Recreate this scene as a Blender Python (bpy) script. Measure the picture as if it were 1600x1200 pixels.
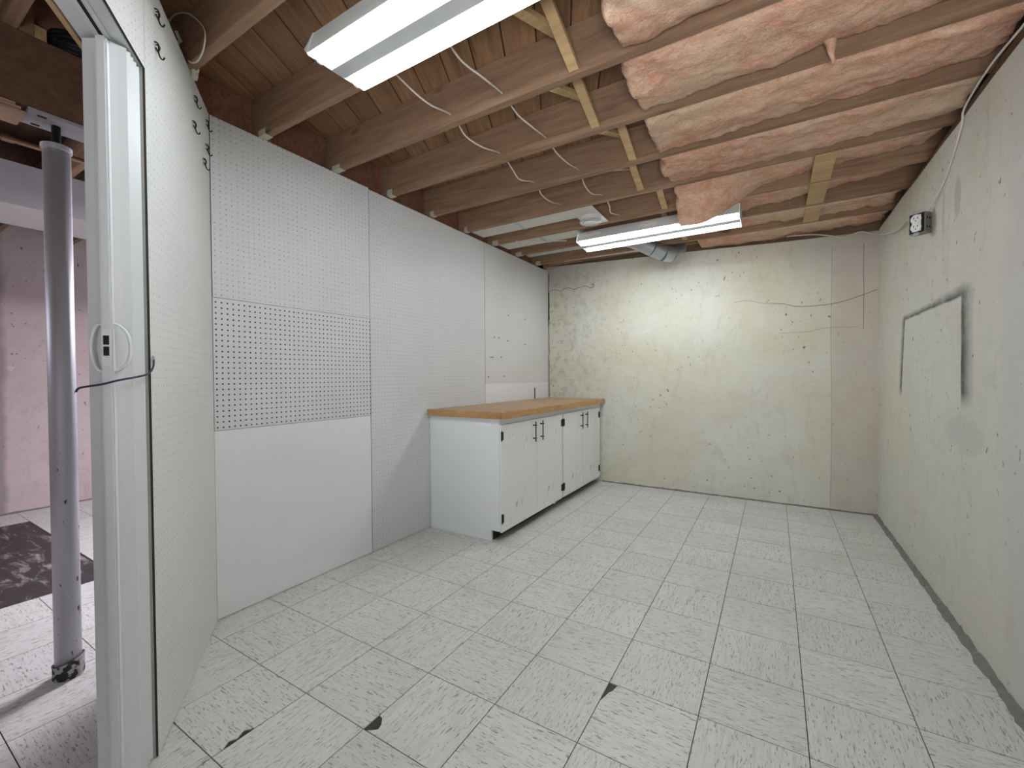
import bpy, bmesh, math, random
from mathutils import Vector, Matrix, noise
R = math.radians
rnd = random.Random(7)
for o in list(bpy.data.objects):
    bpy.data.objects.remove(o)
SC = bpy.context.scene
COL = SC.collection

# ------------------------------------------------------------------ camera, world, exposure
CAM = Vector((2.2151, 0.1246, 1.1318))
yaw, pit, rol = 0.54666, -0.01701, -0.00577
fw = Vector((-math.sin(yaw)*math.cos(pit), math.cos(yaw)*math.cos(pit), math.sin(pit)))
rt = Vector((math.cos(yaw), math.sin(yaw), 0)); up = rt.cross(fw)
r2 = rt*math.cos(rol) + up*math.sin(rol); u2 = up*math.cos(rol) - rt*math.sin(rol)
cd = bpy.data.cameras.new('camera'); cam = bpy.data.objects.new('camera', cd); COL.objects.link(cam)
cd.sensor_width = 36; cd.lens = 673.0*36/1600; cd.clip_start = 0.02
M = Matrix((r2, u2, -fw)).transposed().to_4x4(); M.translation = CAM
cam.matrix_world = M
SC.camera = cam
w = bpy.data.worlds.new('world'); SC.world = w; w.use_nodes = True
w.node_tree.nodes['Background'].inputs[0].default_value = (0.90, 0.95, 1.0, 1)
w.node_tree.nodes['Background'].inputs[1].default_value = 0.46
SC.view_settings.view_transform = 'Standard'; SC.view_settings.look = 'None'
SC.view_settings.gamma = 1; SC.view_settings.use_curve_mapping = False
SC.view_settings.exposure = 0.86

def area(name, loc, rot, sx, sy, power, col):
    l = bpy.data.lights.new(name, 'AREA'); l.shape = 'RECTANGLE'; l.size = sx; l.size_y = sy
    l.energy = power; l.color = col
    o = bpy.data.objects.new(name, l); COL.objects.link(o); o.location = loc; o.rotation_euler = rot
    return o
# unseen fills added for the joists and the post, and the next room's lamp
fill_ = area('ceiling_fill_light', (2.45, -0.7, 0.8), (R(126), 0, R(10)), 0.8, 0.6, 10, (0.98, 0.98, 1.0)); fill_.data.spread = R(105)  # added fill aimed up to brighten the ceiling
area('post_side_fill', (-1.15, -0.55, 1.9), (R(70), 0, R(-35)), 0.4, 0.4, 4, (0.88, 0.90, 1.0))  # added fill for the left side of the post
area('next_room_light', (-0.75, 2.45, 2.22), (0, 0, 0), 0.3, 1.2, 56, (0.93, 0.89, 1.0))
TUBE = 23.0

# ------------------------------------------------------------------ materials
def ramp(nt, fac, stops):
    n = nt.nodes.new('ShaderNodeValToRGB'); cr = n.color_ramp
    while len(cr.elements) < len(stops): cr.elements.new(0.5)
    for e, (p, c) in zip(cr.elements, stops):
        e.position = p; e.color = (c[0], c[1], c[2], 1) if hasattr(c, '__len__') else (c, c, c, 1)
    nt.links.new(fac, n.inputs[0]); return n.outputs[0]

class G:
    """small node-graph helper"""
    def __init__(s, name, rough=0.6, metal=0.0, spec=0.4):
        s.m = bpy.data.materials.new(name); s.m.use_nodes = True; s.nt = s.m.node_tree
        s.b = s.nt.nodes['Principled BSDF']
        s.b.inputs['Roughness'].default_value = rough; s.b.inputs['Metallic'].default_value = metal
        s.b.inputs['Specular IOR Level'].default_value = spec
    def n(s, t, **k):
        x = s.nt.nodes.new(t)
        for a, v in k.items(): setattr(x, a, v)
        return x
    def link(s, a, b): s.nt.links.new(a, b)
    def obj(s): return s.n('ShaderNodeTexCoord').outputs['Object']
    def pos(s): return s.n('ShaderNodeNewGeometry').outputs['Position']
    def rand(s): return s.n('ShaderNodeObjectInfo').outputs['Random']
    def mapv(s, v, sc, off=None):
        x = s.n('ShaderNodeMapping'); x.inputs['Scale'].default_value = sc; s.link(v, x.inputs['Vector'])
        if off is not None: s.link(off, x.inputs['Location'])
        return x.outputs[0]
    def noise(s, v, scale, det=3, rough=0.55, dist=0):
        x = s.n('ShaderNodeTexNoise'); s.link(v, x.inputs['Vector'])
        x.inputs['Scale'].default_value = scale; x.inputs['Detail'].default_value = det
        x.inputs['Roughness'].default_value = rough; x.inputs['Distortion'].default_value = dist
        return x.outputs['Fac']
    def math(s, op, a, b=None, c=None, clamp=False):
        x = s.n('ShaderNodeMath', operation=op, use_clamp=clamp)
        for i, v in enumerate((a, b, c)):
            if v is None: continue
            if isinstance(v, (int, float)): x.inputs[i].default_value = v
            else: s.link(v, x.inputs[i])
        return x.outputs[0]
    def sep(s, v):
        x = s.n('ShaderNodeSeparateXYZ'); s.link(v, x.inputs[0]); return x.outputs
    def step(s, v, lo, hi, a=0.0, b=1.0):
        x = s.n('ShaderNodeMapRange', clamp=True); s.link(v, x.inputs[0])
        for i, q in enumerate((lo, hi, a, b)): x.inputs[i+1].default_value = q
        return x.outputs[0]
    def mix(s, f, a, b):
        x = s.n('ShaderNodeMix', data_type='RGBA')
        for i, v in ((0, f), (6, a), (7, b)):
            if isinstance(v, (int, float)): x.inputs[i].default_value = v
            elif isinstance(v, tuple): x.inputs[i].default_value = (*v, 1)
            else: s.link(v, x.inputs[i])
        return x.outputs[2]
    def col(s, c):
        if isinstance(c, tuple): s.b.inputs['Base Color'].default_value = (*c, 1)
        else: s.link(c, s.b.inputs['Base Color'])
    def bump(s, h, st=0.3, d=0.01):
        x = s.n('ShaderNodeBump'); x.inputs['Strength'].default_value = st; x.inputs['Distance'].default_value = d
        s.link(h, x.inputs['Height']); s.link(x.outputs[0], s.b.inputs['Normal'])
    def randvec(s, k=37.0):
        c = s.n('ShaderNodeCombineXYZ'); r = s.rand()
        s.link(s.math('MULTIPLY', r, k), c.inputs[0]); s.link(s.math('MULTIPLY', r, k*1.7), c.inputs[1])
        s.link(s.math('MULTIPLY', r, k*2.3), c.inputs[2]); return c.outputs[0]

def plain(name, c, rough=0.5, metal=0.0, spec=0.4, var=0.08, scale=14):
    g = G(name, rough, metal, spec); f = g.noise(g.obj(), scale, 4)
    k = tuple(max(0, x*(1-var*2)) for x in c); h = tuple(min(1, x*(1+var)) for x in c)
    g.col(g.mix(f, k, h)); return g.m

def wood(name, dark, light, sc=(1.2, 14, 14), knots=True, var=0.35, rough=0.75):
    g = G(name, rough, 0, 0.2); v = g.mapv(g.obj(), sc, g.randvec())
    f = g.noise(v, 3.0, 6, 0.6, 0.6); big = g.noise(g.mapv(g.obj(), (0.8, 3, 3), g.randvec(21)), 1.6, 3)
    c = g.mix(g.step(f, 0.3, 0.72), dark, light)
    d2 = tuple(x*0.62 for x in dark)
    c = g.mix(g.step(big, 0.55, 0.8, 0, 0.5), c, d2)
    if knots:
        vo = g.n('ShaderNodeTexVoronoi'); g.link(g.mapv(g.obj(), (2.2, 5, 5), g.randvec(11)), vo.inputs['Vector']); vo.inputs['Scale'].default_value = 1.0
        c = g.mix(g.step(vo.outputs['Distance'], 0.03, 0.11, 0.8, 0), c, tuple(x*0.3 for x in dark))
    r = g.rand(); c = g.mix(g.math('MULTIPLY', r, var), c, d2)
    g.col(c); g.bump(f, 0.15, 0.004); return g.m

M_joist = wood('joist_wood', (0.245, 0.145, 0.09), (0.42, 0.275, 0.175))
M_plank = wood('subfloor_wood', (0.23, 0.125, 0.07), (0.43, 0.255, 0.14), var=0.75)
M_strut = wood('strut_wood', (0.45, 0.30, 0.15), (0.60, 0.43, 0.24), knots=False, var=0.25)
M_red = wood('red_brown_block_wood', (0.22, 0.10, 0.07), (0.36, 0.18, 0.125), knots=False)
M_beam = wood('dark_beam_wood', (0.13, 0.07, 0.045), (0.22, 0.12, 0.075), sc=(1.0, 9, 9))
M_ply = wood('plywood_edge', (0.38, 0.23, 0.16), (0.62, 0.44, 0.33), sc=(0.5, 1, 60), knots=False, var=0.1)
M_counter = wood('counter_wood', (0.36, 0.22, 0.12), (0.47, 0.31, 0.18), sc=(12, 1.2, 12), knots=False, var=0.0, rough=0.4)
M_edge = wood('counter_edge_wood', (0.37, 0.20, 0.08), (0.56, 0.33, 0.15), sc=(3, 1.6, 16), knots=False, var=0.0, rough=0.5)
M_white = plain('white_paint', (0.80, 0.815, 0.83), 0.5, var=0.02, scale=5)
M_jamb = plain('white_jamb_paint', (0.66, 0.68, 0.68), 0.5, var=0.03)
M_vinyl = plain('white_vinyl', (0.70, 0.71, 0.73), 0.35, var=0.015, scale=3)
M_black = plain('black_metal', (0.012, 0.012, 0.013), 0.45, 0.3)
M_toe = plain('black_toe_kick_paint', (0.015, 0.015, 0.016), 0.6)
M_dark = plain('dark_board_edge', (0.06, 0.045, 0.035), 0.9)
M_galv = plain('galvanised_steel', (0.50, 0.53, 0.57), 0.38, 0.75, var=0.12, scale=9)
M_tin = plain('pale_duct_sheet', (0.62, 0.61, 0.58), 0.5, 0.1, var=0.06)
M_tape = plain('cream_duct_tape', (0.70, 0.66, 0.58), 0.7)
M_enamel = plain('white_enamel', (0.80, 0.81, 0.80), 0.4, var=0.02)
M_plate = plain('greenish_enamel', (0.50, 0.54, 0.51), 0.5, var=0.05)  # base colour lowered to offset the glare of the tubes
M_cgrey = plain('grey_channel_enamel', (0.42, 0.43, 0.43), 0.45, var=0.05)
M_cable = plain('white_cable_sheath', (0.62, 0.58, 0.52), 0.5, var=0.06)
M_bcable = plain('black_cable_sheath', (0.01, 0.01, 0.014), 0.4)
M_cord = plain('dark_blue_cord', (0.025, 0.028, 0.07), 0.5)
M_box = plain('grey_outlet_box_steel', (0.30, 0.29, 0.26), 0.5, 0.6, var=0.15, scale=40)
M_recept = plain('white_receptacle_plastic', (0.78, 0.79, 0.79), 0.35, var=0.02)
M_slot = plain('slot_shadow_black', (0.01, 0.01, 0.01), 0.8)
M_mortar = plain('grey_mortar', (0.22, 0.21, 0.195), 0.95, var=0.25, scale=30)
M_copper = plain('old_copper', (0.33, 0.19, 0.12), 0.4, 0.7)
M_soffit = plain('grey_soffit_paint', (0.42, 0.40, 0.42), 0.8, var=0.05)
M_soffit_lit = plain('lit_soffit_underside', (0.66, 0.61, 0.60), 0.8, var=0.05)  # underside: light from below put into the colour as a paler tone
M_crack = plain('crack_grey', (0.20, 0.18, 0.16), 0.95)
M_joint = plain('form_joint_grey', (0.36, 0.34, 0.30), 0.95)
M_plaster = plain('white_plaster_smear', (0.58, 0.54, 0.46), 0.9, var=0.12, scale=30)

g = G('tube_light', 0.5); g.col((0.9, 0.9, 0.9))
g.b.inputs['Emission Color'].default_value = (0.91, 0.97, 1.0, 1); g.b.inputs['Emission Strength'].default_value = TUBE
M_tube = g.m

def pegmat(name, base, hole, r, dens):
    """painted hardboard: u = object x, v = object z, 1 inch hole grid"""
    g = G(name, 0.5, 0, 0.35); o = g.obj(); x, y, z = g.sep(o)
    P = 0.0254
    def cell(a): return g.math('SUBTRACT', g.math('FRACT', g.math('DIVIDE', a, P)), 0.5)
    u, v = cell(x), cell(z)
    d = g.math('SQRT', g.math('ADD', g.math('MULTIPLY', u, u), g.math('MULTIPLY', v, v)))
    wn = g.n('ShaderNodeTexWhiteNoise', noise_dimensions='2D'); c = g.n('ShaderNodeCombineXYZ')
    g.link(g.math('FLOOR', g.math('DIVIDE', x, P)), c.inputs[0]); g.link(g.math('FLOOR', g.math('DIVIDE', z, P)), c.inputs[1])
    g.link(c.outputs[0], wn.inputs['Vector'])
    k = g.step(wn.outputs['Value'], 0.0, 1.0, dens, 1.0)
    m = g.math('MULTIPLY', g.step(d, (r-0.0005)/P, (r+0.0006)/P, 1, 0), k)
    blot = g.noise(o, 2.5, 3)
    b = g.mix(g.step(blot, 0.35, 0.7), base, tuple(q*0.95 for q in base))
    g.col(g.mix(m, b, hole)); g.bump(g.noise(o, 120, 2), 0.05, 0.002)
    return g.m
PEG = (0.65, 0.655, 0.665)
M_peg_small = pegmat('pegboard_small_holes', PEG, (0.16, 0.15, 0.14), 0.0027, 0.35)
M_peg_big = pegmat('pegboard_dark_holes', PEG, (0.012, 0.01, 0.01), 0.0039, 0.95)
M_peg_faint = pegmat('pegboard_painted_holes', (0.66, 0.66, 0.645), (0.30, 0.29, 0.27), 0.0026, 0.25)
g = G('plain_white_board', 0.5, 0, 0.3)
f = g.noise(g.obj(), 1.8, 3); g.col(g.mix(g.step(f, 0.35, 0.7), (0.76, 0.765, 0.77), (0.73, 0.735, 0.74))); M_board = g.m

def concrete(name, a, b, stain, soot=False, stain_amt=0.6):
    g = G(name, 0.85, 0, 0.2); p = g.pos()
    big = g.noise(p, 1.1, 4, 0.6, 0.4); mid = g.noise(p, 4.5, 5, 0.65)
    c = g.mix(g.step(big, 0.36, 0.64), a, b)
    c = g.mix(g.step(mid, 0.54, 0.72, 0, stain_amt), c, stain)
    sm = g.noise(g.mapv(p, (1, 1, 0.45)), 8, 6, 0.7, 1.2); c = g.mix(g.step(sm, 0.54, 0.68, 0, 0.30), c, tuple(q*0.80 for q in stain)); c = g.mix(g.step(sm, 0.36, 0.28, 0, 0.35), c, (0.70, 0.69, 0.65))
    # paint speckle, rubbed streaks, pits
    st = g.noise(g.mapv(p, (1, 1, 6)), 9, 4); c = g.mix(g.step(st, 0.5, 0.8, 0, 0.2), c, tuple(q*0.85 for q in stain))
    pit = g.noise(g.mapv(p, (1, 1, 0.7)), 34, 2, 0.5)
    area_ = g.noise(p, 1.7, 2)
    pf = g.math('MULTIPLY', g.step(pit, 0.70, 0.745, 0, 0.9), g.step(area_, 0.38, 0.55))
    c = g.mix(pf, c, (0.12, 0.095, 0.075))
    x, y, z = g.sep(p)
    if soot:
        # soft black spray mark left around a square that once hung on the wall
        jig = g.math('MULTIPLY', g.math('SUBTRACT', g.noise(p, 7, 3), 0.5), 0.018)
        yy = g.math('ADD', y, jig)
        lean = g.math('ADD', 3.28, g.math('MULTIPLY', g.math('SUBTRACT', 1.48, z), 0.065))
        q1 = g.math('SUBTRACT', g.math('ABSOLUTE', g.math('SUBTRACT', yy, lean)), g.math('ADD', 0.482, g.math('MULTIPLY', g.math('SUBTRACT', 1.48, z), 0.085)))
        q2 = g.math('SUBTRACT', g.math('ADD', z, jig), 1.478)
        d1 = g.math('MULTIPLY', g.math('MAXIMUM', q1, 0), 0.42); d2 = g.math('MAXIMUM', q2, 0)
        d = g.math('SQRT', g.math('ADD', g.math('MULTIPLY', d1, d1), g.math('MULTIPLY', d2, d2)))
        outside = g.step(g.math('MAXIMUM', q1, q2), -0.006, 0.006)
        wide = g.step(y, 2.75, 3.3, 0.062, 0.036)
        soft = g.step(g.math('DIVIDE', d, wide), 0.12, 1.0, 1, 0)
        fade = g.math('MULTIPLY', g.step(z, 0.98, 1.05), g.step(g.noise(g.mapv(p, (1, 4, 4)), 3, 3), 0.30, 0.55, 0.7, 1.0))
        f = g.math('MULTIPLY', g.math('MULTIPLY', outside, soft), fade)
        c = g.mix(g.math('MULTIPLY', f, 0.92, None, True), c, (0.05, 0.05, 0.045))
        def blob(cy, cz, ry, rz, colr, amt):
            e = g.math('ADD', g.math('POWER', g.math('DIVIDE', g.math('SUBTRACT', y, cy), ry), 2.0), g.math('POWER', g.math('DIVIDE', g.math('SUBTRACT', z, cz), rz), 2.0))
            e = g.math('ADD', e, g.math('MULTIPLY', g.math('SUBTRACT', g.noise(p, 9, 3), 0.5), 1.2))
            return g.mix(g.step(e, 0.5, 1.1, amt, 0), c, colr)
        c = blob(2.76, 0.87, 0.26, 0.09, (0.40, 0.41, 0.42), 0.32)
        c = blob(2.86, 1.94, 0.045, 0.10, (0.30, 0.285, 0.25), 0.5)
        c = blob(3.05, 1.93, 0.02, 0.14, (0.34, 0.32, 0.28), 0.4)
        c = blob(2.18, 1.2, 0.22, 1.6, (0.50, 0.48, 0.50), 0.45)
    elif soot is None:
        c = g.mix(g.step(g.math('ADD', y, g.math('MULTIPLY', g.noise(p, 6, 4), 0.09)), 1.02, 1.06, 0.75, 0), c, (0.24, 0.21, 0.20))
    else:
        dirty = g.math('MULTIPLY', g.step(x, 0.05, 1.0, 1, 0), g.step(g.noise(p, 16, 5, 0.7), 0.5, 0.62, 0, 0.55))
        c = g.mix(dirty, c, (0.33, 0.31, 0.25))
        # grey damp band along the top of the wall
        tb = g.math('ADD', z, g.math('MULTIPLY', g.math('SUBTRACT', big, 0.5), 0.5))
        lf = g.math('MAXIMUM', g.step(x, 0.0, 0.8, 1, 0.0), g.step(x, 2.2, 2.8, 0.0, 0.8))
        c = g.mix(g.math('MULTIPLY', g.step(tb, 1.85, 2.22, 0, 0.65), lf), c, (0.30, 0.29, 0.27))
        strip = g.math('MULTIPLY', g.step(x, 2.617, 2.628), g.step(mid, 0.3, 0.6, 0.45, 0.85))
        c = g.mix(strip, c, (0.52, 0.47, 0.41))
    g.col(c)
    h = g.math('ADD', g.noise(p, 14, 5, 0.6), g.math('MULTIPLY', pf, -1.2)); g.bump(h, 0.25, 0.008)
    return g.m
M_conc_back = concrete('back_wall_painted_concrete', (0.60, 0.575, 0.455), (0.66, 0.645, 0.59), (0.50, 0.475, 0.36), False, 0.35)
M_conc_right = concrete('right_wall_painted_concrete', (0.57, 0.55, 0.46), (0.60, 0.585, 0.525), (0.49, 0.465, 0.375), True, 0.3)
M_conc_far = concrete('pink_painted_concrete', (0.51, 0.405, 0.40), (0.56, 0.46, 0.455), (0.42, 0.33, 0.32), None, 0.3)
M_conc_pink = plain('pinkish_concrete_patch', (0.50, 0.44, 0.38), 0.9, var=0.12, scale=5)

g = G('speckled_vinyl_tile', 0.38, 0, 0.4)
o = g.obj(); rv = g.randvec(53)
s1 = g.noise(g.mapv(o, (34, 190, 1), rv), 1.0, 3, 0.6, 0.5)
s2 = g.noise(g.mapv(o, (9, 95, 1), rv), 1.0, 4, 0.6)
dirt = g.noise(g.pos(), 1.6, 4, 0.6)
c = g.mix(g.step(g.rand(), 0, 1), (0.60, 0.60, 0.575), (0.655, 0.65, 0.62))
c = g.mix(g.step(s2, 0.48, 0.66, 0, 0.5), c, (0.46, 0.45, 0.43))
c = g.mix(g.step(s1, 0.58, 0.64, 0, 0.9), c, (0.22, 0.21, 0.20))
c = g.mix(g.step(dirt, 0.5, 0.75, 0, 0.35), c, (0.42, 0.41, 0.37))
g.col(c); g.link(g.step(dirt, 0.3, 0.7, 0.33, 0.55), g.b.inputs['Roughness']); M_tile = g.m
g = G('dark_slab_adhesive', 0.55, 0, 0.3); p = g.pos()
f = g.noise(g.mapv(p, (3, 11, 1)), 1.3, 6, 0.65, 0.8)
sl = ramp(g.nt, f, [(0.0, (0.02, 0.018, 0.02)), (0.52, (0.05, 0.042, 0.045)), (0.60, (0.20, 0.17, 0.17)), (0.72, (0.42, 0.38, 0.39))])
g.col(g.mix(g.step(g.sep(p)[0], -0.95, -0.9), sl, (0.045, 0.042, 0.04))); M_slab = g.m

g = G('pink_glass_wool', 1.0, 0, 0.0); p = g.pos()
f1 = g.noise(g.mapv(p, (2.0, 3.5, 3.5)), 4, 6, 0.65, 1.0); f2 = g.noise(g.mapv(p, (11, 17, 17)), 2.6, 6, 0.72, 2.2); f3 = g.noise(p, 1.6, 3)
c = g.mix(g.step(f1, 0.40, 0.60), (0.59, 0.31, 0.21), (0.68, 0.46, 0.335))
c = g.mix(g.step(f3, 0.48, 0.70, 0, 0.65), c, (0.68, 0.57, 0.40))
c = g.mix(g.step(f2, 0.54, 0.70, 0, 0.7), c, (0.46, 0.205, 0.13))
f4 = g.noise(g.mapv(p, (1, 1.6, 1.6)), 55, 4, 0.7, 1.5)
c = g.mix(g.step(f4, 0.52, 0.66, 0, 0.35), c, (0.88, 0.74, 0.61))
c = g.mix(g.step(f4, 0.46, 0.34, 0, 0.22), c, (0.56, 0.28, 0.19))
c = g.mix(g.step(f2, 0.40, 0.30, 0, 0.5), c, (0.80, 0.66, 0.53))
g.col(c); g.bump(g.math('ADD', f1, g.math('ADD', g.math('MULTIPLY', f2, 0.9), g.math('MULTIPLY', f4, 0.2))), 0.5, 0.03); M_wool = g.m
g = G('worn_grey_post_paint', 0.5, 0.45, 0.5); o = g.obj()
ch = g.noise(g.mapv(o, (1, 1, 0.5)), 55, 4, 0.6); z = g.sep(o)[2]
th = g.step(z, 0.0, 2.0, 0.0, 0.10)
c = g.mix(g.step(g.math('SUBTRACT', ch, th), 0.63, 0.66), (0.58, 0.57, 0.61), (0.07, 0.05, 0.05))
g.col(c); M_post = g.m
g = G('peeling_grey_collar', 0.7, 0.1); f = g.noise(g.obj(), 42, 4)
g.col(g.mix(g.step(f, 0.47, 0.53), (0.42, 0.41, 0.41), (0.03, 0.03, 0.03))); M_collar = g.m
g = G('scuffed_white_door', 0.45, 0, 0.4); f = g.noise(g.mapv(g.obj(), (30, 30, 7)), 1.5, 4)
blot = g.noise(g.obj(), 5, 2)
g.col(g.mix(g.math('MULTIPLY', g.step(f, 0.62, 0.68), g.step(blot, 0.52, 0.60, 0, 0.8)), (0.78, 0.785, 0.78), (0.20, 0.19, 0.18))); M_door = g.m

# ------------------------------------------------------------------ mesh helpers
def emit(name, bm, mat, parent=None, loc=None, rot=None, smooth=False):
    bmesh.ops.recalc_face_normals(bm, faces=bm.faces)
    me = bpy.data.meshes.new(name); bm.to_mesh(me); bm.free()
    if smooth:
        for p in me.polygons: p.use_smooth = True
    for m in (mat if isinstance(mat, (list, tuple)) else [mat]): me.materials.append(m)
    o = bpy.data.objects.new(name, me); COL.objects.link(o)
    if loc is not None: o.location = loc
    if rot is not None: o.rotation_euler = rot
    if parent is not None: o.parent = parent
    return o
def bx(bm, x0, x1, y0, y1, z0, z1, bev=0.0):
    r = bmesh.ops.create_cube(bm, size=1)
    bmesh.ops.transform(bm, verts=r['verts'], matrix=Matrix.Translation(((x0+x1)/2, (y0+y1)/2, (z0+z1)/2)) @ Matrix.Diagonal((x1-x0, y1-y0, z1-z0, 1)))
    if bev:
        es = list({e for v in r['verts'] for e in v.link_edges})
        bmesh.ops.bevel(bm, geom=es, offset=bev, segments=2, affect='EDGES')
    return bm
def box(name, x0, x1, y0, y1, z0, z1, mat, parent=None, bev=0.0, origin=None):
    """box in parent space; its own origin sits at its min corner so grain follows the piece"""
    ox = (x0, y0, z0) if origin is None else origin
    bm = bx(bmesh.new(), x0-ox[0], x1-ox[0], y0-ox[1], y1-ox[1], z0-ox[2], z1-ox[2], bev)
    return emit(name, bm, mat, parent, ox)
def cyl(bm, a, b, r, n=16, r1=None):
    a, b = Vector(a), Vector(b); d = b-a
    q = bmesh.ops.create_cone(bm, cap_ends=True, segments=n, radius1=r, radius2=r if r1 is None else r1, depth=d.length)
    bmesh.ops.transform(bm, verts=q['verts'], matrix=Matrix.Translation((a+b)/2) @ d.to_track_quat('Z', 'Y').to_matrix().to_4x4())
    return bm
def smooth_path(pts, k=6):
    pts = [Vector(p) for p in pts]; out = []
    for i in range(len(pts)-1):
        p0 = pts[max(i-1, 0)]; p1 = pts[i]; p2 = pts[i+1]; p3 = pts[min(i+2, len(pts)-1)]
        for j in range(k):
            t = j/k
            out.append(0.5*((2*p1)+(p2-p0)*t+(2*p0-5*p1+4*p2-p3)*t*t+(3*p1-p0-3*p2+p3)*t**3))
    out.append(pts[-1]); return out
def tube(bm, path, r, n=8, closed=False):
    rings = []; N = len(path); prev = None
    for i, p in enumerate(path):
        if closed: t = path[(i+1) % N]-path[i-1]
        else: t = path[min(i+1, N-1)]-path[max(i-1, 0)]
        t.normalize()
        if prev is None: a = t.orthogonal().normalized()
        else: a = (prev-t*prev.dot(t)).normalized()
        prev = a; b = t.cross(a); rr = r(i/(N-1)) if callable(r) else r
        rings.append([bm.verts.new(p+(a*math.cos(2*math.pi*j/n)+b*math.sin(2*math.pi*j/n))*rr) for j in range(n)])
    for i in range(N if closed else N-1):
        A, B = rings[i], rings[(i+1) % N]
        for j in range(n): bm.faces.new((A[j], A[(j+1) % n], B[(j+1) % n], B[j]))
    if not closed:
        bm.faces.new(rings[0][::-1]); bm.faces.new(rings[-1])
    return bm
def prism(bm, poly, vec):
    """closed polygon (3d points) extruded along vec"""
    a = [bm.verts.new(p) for p in poly]; b = [bm.verts.new(Vector(p)+Vector(vec)) for p in poly]
    bm.faces.new(a); bm.faces.new(b[::-1]); n = len(a)
    for i in range(n): bm.faces.new((a[i], b[i], b[(i+1) % n], a[(i+1) % n]))
    return bm
def lathe(bm, prof, n=24, M4=None):
    rings = [[bm.verts.new((r*math.cos(2*math.pi*j/n), r*math.sin(2*math.pi*j/n), z)) for j in range(n)] for r, z in prof]
    for A, B in zip(rings, rings[1:]):
        for j in range(n): bm.faces.new((A[j], A[(j+1) % n], B[(j+1) % n], B[j]))
    bm.faces.new(rings[0][::-1]); bm.faces.new(rings[-1])
    if M4 is not None: bmesh.ops.transform(bm, verts=[v for q in rings for v in q], matrix=M4)
    return bm
def thing(name, label, cat, loc=(0, 0, 0), rot=(0, 0, 0), group=None):
    o = bpy.data.objects.new(name, None); COL.objects.link(o); o.location = loc; o.rotation_euler = rot
    o.empty_display_size = 0.1
    o['label'] = label; o['category'] = cat
    if group: o['group'] = group
    return o
def tag(o, label, cat, group=None):
    o['label'] = label; o['category'] = cat
    if group: o['group'] = group
    return o
def struct(o): o['kind'] = 'structure'; return o

W, L, ZJ, Y0 = 2.923, 4.577, 2.343, 1.109      # room width, depth, joist underside, pegboard corner
XF = -3.275                                     # far wall of the next room

# ------------------------------------------------------------------ floor and its tiles
T = 0.3048; OX, OY = 1.0898, 1.0418
fl = struct(box('floor', XF-0.1, W+0.25, -0.9, L+0.25, -0.12, -0.0035, M_slab))
def tile_mesh(name, poly, h=0.0035):
    bm = bmesh.new(); prism(bm, [(x, y, 0) for x, y in poly], (0, 0, h)); bmesh.ops.recalc_face_normals(bm, faces=bm.faces)
    me = bpy.data.meshes.new(name); bm.to_mesh(me); bm.free(); me.materials.append(M_tile); return me
G2 = 0.0016; H = T/2-G2
full = tile_mesh('tile', [(-H, -H), (H, -H), (H, H), (-H, H)])
def put_tile(me, cx, cy, turn):
    o = bpy.data.objects.new('tile', me); COL.objects.link(o); o.parent = fl
    o.location = Vector((cx, cy, -0.0035)) - fl.location; o.rotation_euler = (0, 0, R(90) if turn else 0)
chips = {(1, 1): [(-H, -H), (H, -H), (H, H), (-H+0.030, H), (-H+0.022, H-0.035), (-H+0.013, H-0.05), (-H+0.008, H-0.072), (-H, H-0.10)]}
chips = {(2, 1): chips[(1, 1)],
         (0, 0): [(-H+0.012, -H), (H, -H), (H, H), (-H, H), (-H, -H+0.064), (-H+0.016, -H+0.060), (-H+0.034, -H+0.040), (-H+0.040, -H+0.022), (-H+0.030, -H+0.012)],
         (-2, -1): [(-H, -H), (H, -H), (H, -H+0.03), (H-0.018, -H+0.055), (H-0.006, -H+0.075), (H-0.02, -H+0.10), (H, -H+0.125), (H, H), (-H, H)]}
def turned(i, j): return (i+j) % 2 == 0
for i in range(-15, 7):
    for j in range(-5, 13):
        x0, x1 = OX+i*T+G2, OX+(i+1)*T-G2; y0, y1 = OY+j*T+G2, OY+(j+1)*T-G2
        main = x1 > -0.01
        if not main and not (-4 <= j <= 4): continue
        if x1 < -1.03 and x0 > -3.15 and y1 < 1.06 and y1 > 0.1: continue      # bare patch in the next room
        X0, X1 = max(x0, XF+0.004), min(x1, W-0.004)
        Y0_, Y1_ = y0, min(y1, L-0.004)
        if X1-X0 < 0.01 or Y1_-Y0_ < 0.01: continue
        if main and x0 < 0 and j > 4: X0 = max(x0, 0.002)
        if X1-X0 < 0.01: continue
        cx, cy = (X0+X1)/2, (Y0_+Y1_)/2; t = turned(i, j)
        if (i, j) in chips:
            poly = chips[(i, j)]
            if t: poly = [(y, -x) for x, y in poly]       # undo the turn so the chip stays put
            me = tile_mesh('tile', poly)
        elif X1-X0 > T-0.01 and Y1_-Y0_ > T-0.01: me = full
        else:
            a, b = (X1-X0)/2, (Y1_-Y0_)/2
            if t: a, b = b, a
            me = tile_mesh('tile', [(-a, -b), (a, -b), (a, b), (-a, b)])
        put_tile(me, cx, cy, t)

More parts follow.
